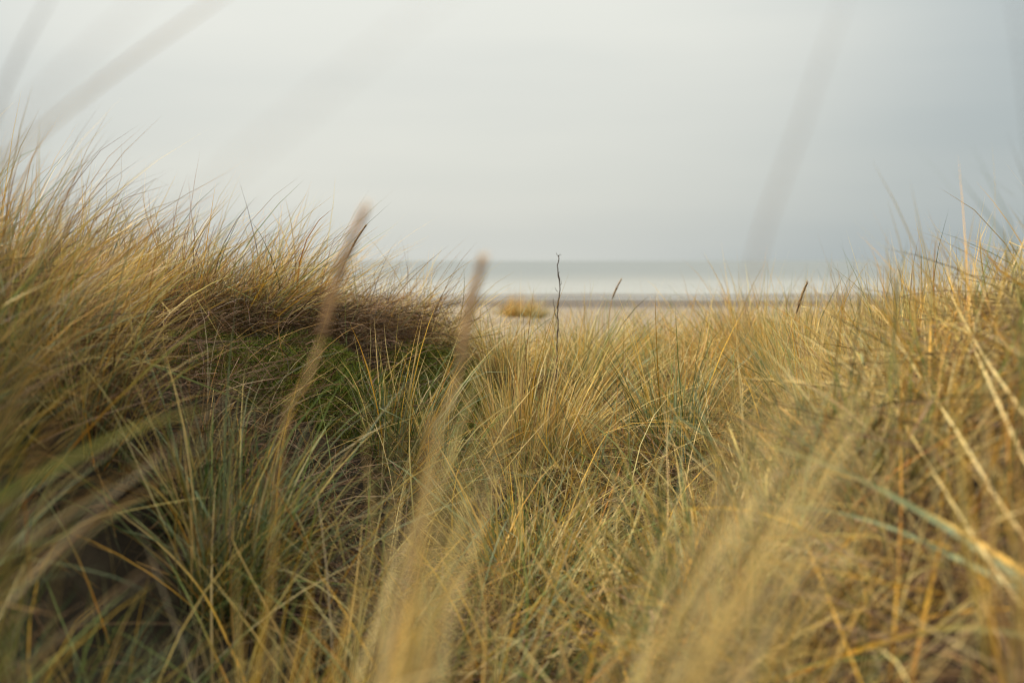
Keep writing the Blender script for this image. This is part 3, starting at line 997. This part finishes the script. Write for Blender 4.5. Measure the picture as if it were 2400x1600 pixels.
# leaves close to the lens, against the sky
leaf('brownish leaf blurred across the top left corner, steepest of the leaves there', [(-140, 620, 0.62), (20, 180, 0.62), (85, 60, 0.62), (150, -80, 0.63)], 0.0037, [MA, MA, BR], root=(-420, 0.64))
leaf('grey green leaf blurred across the upper left sky above the dark green tuft', [(-120, 480, 0.59), (50, 345, 0.59), (240, 190, 0.59), (480, 20, 0.60), (640, -90, 0.62)], 0.0036, [OL, OL, TA], root=(-560, 0.64))
leaf('faint brown leaf in the upper left sky beside the steeper brownish one', [(-160, 520, 0.39), (60, 260, 0.39), (240, 90, 0.39), (400, -60, 0.40)], 0.0023, [MA, MA, MA], root=(-500, 0.44))
leaf('very faint wide leaf slanting through the sky above the left dune', [(300, 640, 0.31), (540, 400, 0.31), (760, 220, 0.31), (1010, 10, 0.33), (1160, -90, 0.34)], 0.0012, [MA, TA, MA], root=(-300, 0.39))
leaf('tan leaf blurred upright through the sky right of centre, bending at mid height', [(1690, 1050, 0.49), (1742, 740, 0.49), (1795, 520, 0.49), (1865, 330, 0.49), (1925, 150, 0.49), (2000, -60, 0.50)], 0.0023, [TA, GO, ST, TA, MA], root=(1660, 0.54))
leaf('dusky leaf blurred along the top right edge of the sky', [(2450, 560, 0.39), (2430, 300, 0.39), (2400, 60, 0.39), (2370, -90, 0.40)], 0.0029, [OL, OL, BR], root=(2460, 0.44))
# leaves lower down
leaf('thick lime green leaf slanting up from the left edge over the dark hollow', [(-60, 1198, .70), (0, 1163, .71), (165, 1075, .74), (330, 998, .80), (500, 955, .88)], .0072, [LI * 1.9, LI * 1.8, LI, OL], root=(-560, .68))
leaf('arching green leaf at the bottom right, turning orange towards its tip', [(2560, 1520, 1.30), (2400, 1486, 1.33), (2230, 1470, 1.37), (2080, 1500, 1.42), (1930, 1552, 1.45), (1800, 1605, 1.48)], 0.0077, [GL, GL, OL, GO, OR], root=(2900, 1.27))
leaf('broad blue green leaf drooping in from the right edge across the right dune foot', [(2480, 1420, 1.28), (2400, 1362, 1.30), (2240, 1250, 1.33), (2080, 1155, 1.38), (1930, 1085, 1.43), (1760, 1030, 1.50)], 0.0101, [G_, GL * .8, GL, OL], root=(2900, 1.22))
leaf('slimmer blue green leaf running just under the broad one at right', [(2500, 1440, 1.40), (2400, 1385, 1.40), (2250, 1310, 1.42), (2100, 1240, 1.45), (1960, 1200, 1.48), (1810, 1182, 1.53)], 0.0072, [G_, GL * .8, GL, GL], root=(2850, 1.35))
leaf('orange tan leaf crossing over the broad blue green leaf at right', [(2500, 1395, 1.35), (2400, 1338, 1.37), (2260, 1250, 1.40), (2130, 1180, 1.43), (2020, 1128, 1.47), (1930, 1100, 1.50)], 0.0069, [OR, GO, ST, GO], root=(2900, 1.30))
leaf('short thick orange leaf standing in the dark gap at lower right', [(2150, 1520, 1.45), (2175, 1400, 1.45), (2200, 1290, 1.45), (2225, 1215, 1.45)], 0.0053, [OR, OR, GO, OR], root=(2130, 1.45))
leaf('slender golden leaf curving down from the pale diagonal streak to the bottom edge', [(2025, 1620, 1.5), (1960, 1450, 1.5), (1905, 1310, 1.52), (1860, 1210, 1.55), (1800, 1130, 1.6)], 0.0034, [OR, GO, GO, ST], root=(2050, 1.5))
leaf('upright amber leaf left of the short thick orange one', [(2095, 1480, 1.6), (2105, 1320, 1.6), (2112, 1180, 1.6), (2110, 1040, 1.62)], 0.0034, [OR, GO, OR, GO], root=(2085, 1.6))
leaf('long pale stalk bowing down the right dune, uppermost of the pale stalks', [(2460, 1060, 2.0), (2400, 970, 2.0), (2300, 825, 2.0), (2238, 710, 2.02), (2190, 615, 2.05)], 0.0036, [TA, PA, PA, ST], root=(2700, 1.95), name='grass_stalk', cat='grass stalk')
leaf('long pale stalk on the right dune with its tip under the uppermost pale stalk', [(2470, 1190, 1.9), (2400, 1075, 1.9), (2320, 900, 1.92), (2275, 800, 1.95), (2240, 722, 1.98)], 0.0041, [TA, PA, PA, PA], root=(2680, 1.85), name='grass_stalk', cat='grass stalk')
leaf('long pale stalk bowing across the middle of the right dune', [(2440, 1310, 1.9), (2335, 1165, 1.9), (2245, 1015, 1.93), (2155, 880, 1.97), (2095, 785, 2.0)], 0.0035, [TA, PA, PA, ST], root=(2640, 1.85), name='grass_stalk', cat='grass stalk')
leaf('long pale stalk bent at its tip, lowest of the pale stalks on the right dune', [(2430, 1470, 1.7), (2290, 1270, 1.7), (2160, 1060, 1.73), (2080, 930, 1.77), (1990, 820, 1.8)], 0.0032, [TA, PA, ST, ST], root=(2600, 1.65), name='grass_stalk', cat='grass stalk')
leaf('pale dry stalk at the lower left edge, pointing up to the right', [(-60, 1560, 1.5), (0, 1445, 1.5), (40, 1360, 1.5), (76, 1278, 1.5)], .0058, [MA, PA, PA], root=(-120, 1.5), name='grass_stalk', cat='grass stalk')
leaf('straight pale stalk slanting down to the right across the lower left', [(560, 1560, 1.9), (480, 1395, 1.9), (380, 1280, 1.9), (265, 1190, 1.92)], .0046, [OR, GO, PA], root=(600, 1.9), name='grass_stalk', cat='grass stalk')
leaf('long ochre leaf arching from the bottom edge to the right across the hollow', [(1480, 1640, 1.7), (1440, 1500, 1.75), (1560, 1530, 1.75), (1650, 1580, 1.74)][:2] + [(1380, 1440, 1.8), (1300, 1400, 1.85)], .005, [OR, GO, GO], root=(1540, 1.68))
leaf('long grey green leaf rising to the left from the bottom of the hollow', [(1190, 1360, 2.3), (1120, 1250, 2.35), (1040, 1180, 2.4), (960, 1110, 2.45), (900, 1070, 2.5)], .0056, [G_, GL, GL, GL], root=(1230, 2.3))
leaf('long grey green leaf rising to the left beside the tall middle tussock', [(1440, 1300, 2.5), (1370, 1180, 2.55), (1300, 1080, 2.6), (1250, 1000, 2.65)], .006, [G_, GL, OL, GO], root=(1480, 2.5))
leaf('bright yellow leaf arching right over the bottom of the hollow', [(1330, 1460, 2.0), (1420, 1490, 2.0), (1520, 1530, 1.98), (1640, 1590, 1.95)], .0052, [GO, GO, GO, ST], root=(1240, 2.05))


def seed_stalk(label, tip, base, d, stem_px, root, head_w, cols, leafy=False, group=None):
    """Marram flower spike: round stem and a dense spindle of overlapping husks."""
    rp = P(root[0], 1200, root[1])
    r0 = np.array([rp[0], rp[1], float(H(rp[0], rp[1]))])
    e = empty('seed_stalk', r0)
    tag(e, label, 'seed stalk')
    t0, b0 = P(*tip, d), P(*base, d)
    st = resample([r0] + [P(*q) for q in stem_px] + [b0], 24)
    sb = Bag()
    tube(sb, st, np.linspace(0.0021, 0.0014, 24), np.linspace(0, 1, 24)[:, None] * (TA - OL) + OL, 6)
    sb.build('stem', M_BLADE, e)
    L = np.linalg.norm(t0 - b0)
    ax = (t0 - b0) / L
    bow = norm(np.cross(ax, [0, 1.0, 0])) * L * 0.03
    hb = Bag()
    tt = np.linspace(0, 1, 14)
    core = b0 + (t0 - b0) * tt[:, None] + bow * np.sin(tt * np.pi)[:, None]
    rr = head_w * 0.5 * np.sin(np.pi * np.clip(tt ** 0.8 * 0.92 + 0.06, 0, 1)) ** 1.15
    tube(hb, core, np.maximum(rr * 0.75, 0.0008), cols[0], 8)
    n = 230
    u = rng.uniform(0, 0.97, n)
    a = rng.uniform(0, 2 * np.pi, n)
    s1 = norm(np.cross(ax, [0.2, 1, 0.1]))
    s2 = np.cross(ax, s1)
    rad = head_w * 0.5 * np.sin(np.pi * np.clip(u ** 0.8 * 0.92 + 0.06, 0, 1)) ** 1.15
    out = s1 * np.cos(a)[:, None] + s2 * np.sin(a)[:, None]
    root_ = b0 + (t0 - b0) * u[:, None] + bow * np.sin(u * np.pi)[:, None] + out * (rad * 0.6)[:, None]
    c = np.stack(cols)[rng.integers(0, len(cols), n)] * rng.uniform(0.75, 1.2, (n, 1))
    blades(hb, root_, ax + out * 0.32, -out * 0.15, rng.uniform(0.011, 0.016, n), rng.uniform(0.0022, 0.0034, n), c, c * 1.15, nseg=3, twist=np.zeros(n))
    hb.build('seed_head', M_SEED, e)
    return e


HB = [np.array((0.46, 0.30, 0.165)), np.array((0.57, 0.39, 0.225)), np.array((0.66, 0.48, 0.29))]
HL = [np.array(c) for c in ((0.40, 0.29, 0.17), (0.52, 0.385, 0.23), (0.60, 0.46, 0.29))]
seed_stalk('tallest brown seed head, blurred close up in front of the left dune crest', (858, 492), (752, 800), .86, [(650, 1150, .83), (700, 950, .85)], (500, .80), 0.0060, HB)
seed_stalk('shorter brown seed head blurred close up before the sea, left of the twig', (1134, 612), (1078, 870), .86, [(985, 1180, .83), (1040, 1000, .85)], (860, .80), 0.0056, HB)
seed_stalk('thin dark seed head in sharp focus beside the tip of the tallest brown one', (858, 529), (812, 606), 3.3, [(760, 760, 3.28), (786, 670, 3.3)], (735, 3.25), 0.0058, HL)
seed_stalk('small brown seed head against the wet sand just right of the twig', (1456, 656), (1434, 702), 4.3, [(1426, 800, 4.3), (1428, 740, 4.3)], (1424, 4.3), 0.0065, HL)
seed_stalk('reddish brown seed head leaning right at the foot of the right dune', (1892, 664), (1866, 735), 3.0, [(1830, 880, 3.0), (1850, 790, 3.0)], (1810, 3.0), 0.0062, HL)

# bare twig in the middle
rt = P(1303, 1000, 3.75)
r0 = np.array([rt[0], rt[1], float(H(rt[0], rt[1]))])
tw = empty('bare_twig', r0)
tag(tw, 'thin bare dark twig standing upright before the sea in the middle of the hollow', 'twig')
TC = [np.array((0.085, 0.06, 0.045)), np.array((0.13, 0.092, 0.065))]


def twig_part(name, pts, r_a, r_b, n=30, nodes=0, parent=tw):
    b = Bag()
    sp = resample(pts, n)
    t = np.linspace(0, 1, n)
    r = r_a + (r_b - r_a) * t
    for i in range(nodes):
        r = r + r_a * 0.45 * np.exp(-((t - (i + 0.6) / (nodes + 0.4)) / 0.014) ** 2)
    sp = sp + rng.normal(0, 0.0006, sp.shape)
    tube(b, sp, r, TC[0] + rng.uniform(0, 1, (n, 1)) * (TC[1] - TC[0]), 7)
    return b.build(name, M_TWIG, parent)


D = 3.75
stem = twig_part('stem', [r0, P(1303, 930, D), P(1305, 860, D), P(1306, 800, D), P(1308, 755, D), P(1307, 722, D), P(1311, 690, D), P(1312, 662, D), P(1308, 640, D), P(1307, 622, D), P(1310, 606, D), P(1309, 598, D)],
                 0.0034, 0.0018, 60, nodes=7)
twig_part('side_twig', [P(1307, 748, D), P(1301, 736, D), P(1300, 724, D), P(1297, 712, D), P(1296, 699, D)], 0.0015, 0.0008, 14)
twig_part('side_twig', [P(1310, 603, D), P(1306, 598, D), P(1304, 593, D)], 0.0011, 0.0007, 8)
twig_part('side_twig', [P(1309, 600, D), P(1313, 596, D), P(1315, 599, D)], 0.0010, 0.0007, 8)
twig_part('side_twig', [P(1307, 684, D), P(1303, 679, D), P(1301, 674, D)], 0.0010, 0.0006, 8)
twig_part('side_twig', [P(1312, 670, D), P(1315, 664, D), P(1316, 659, D)], 0.0010, 0.0006, 8)
twig_part('side_twig', [P(1309, 640, D), P(1312, 636, D)], 0.0009, 0.0006, 6)
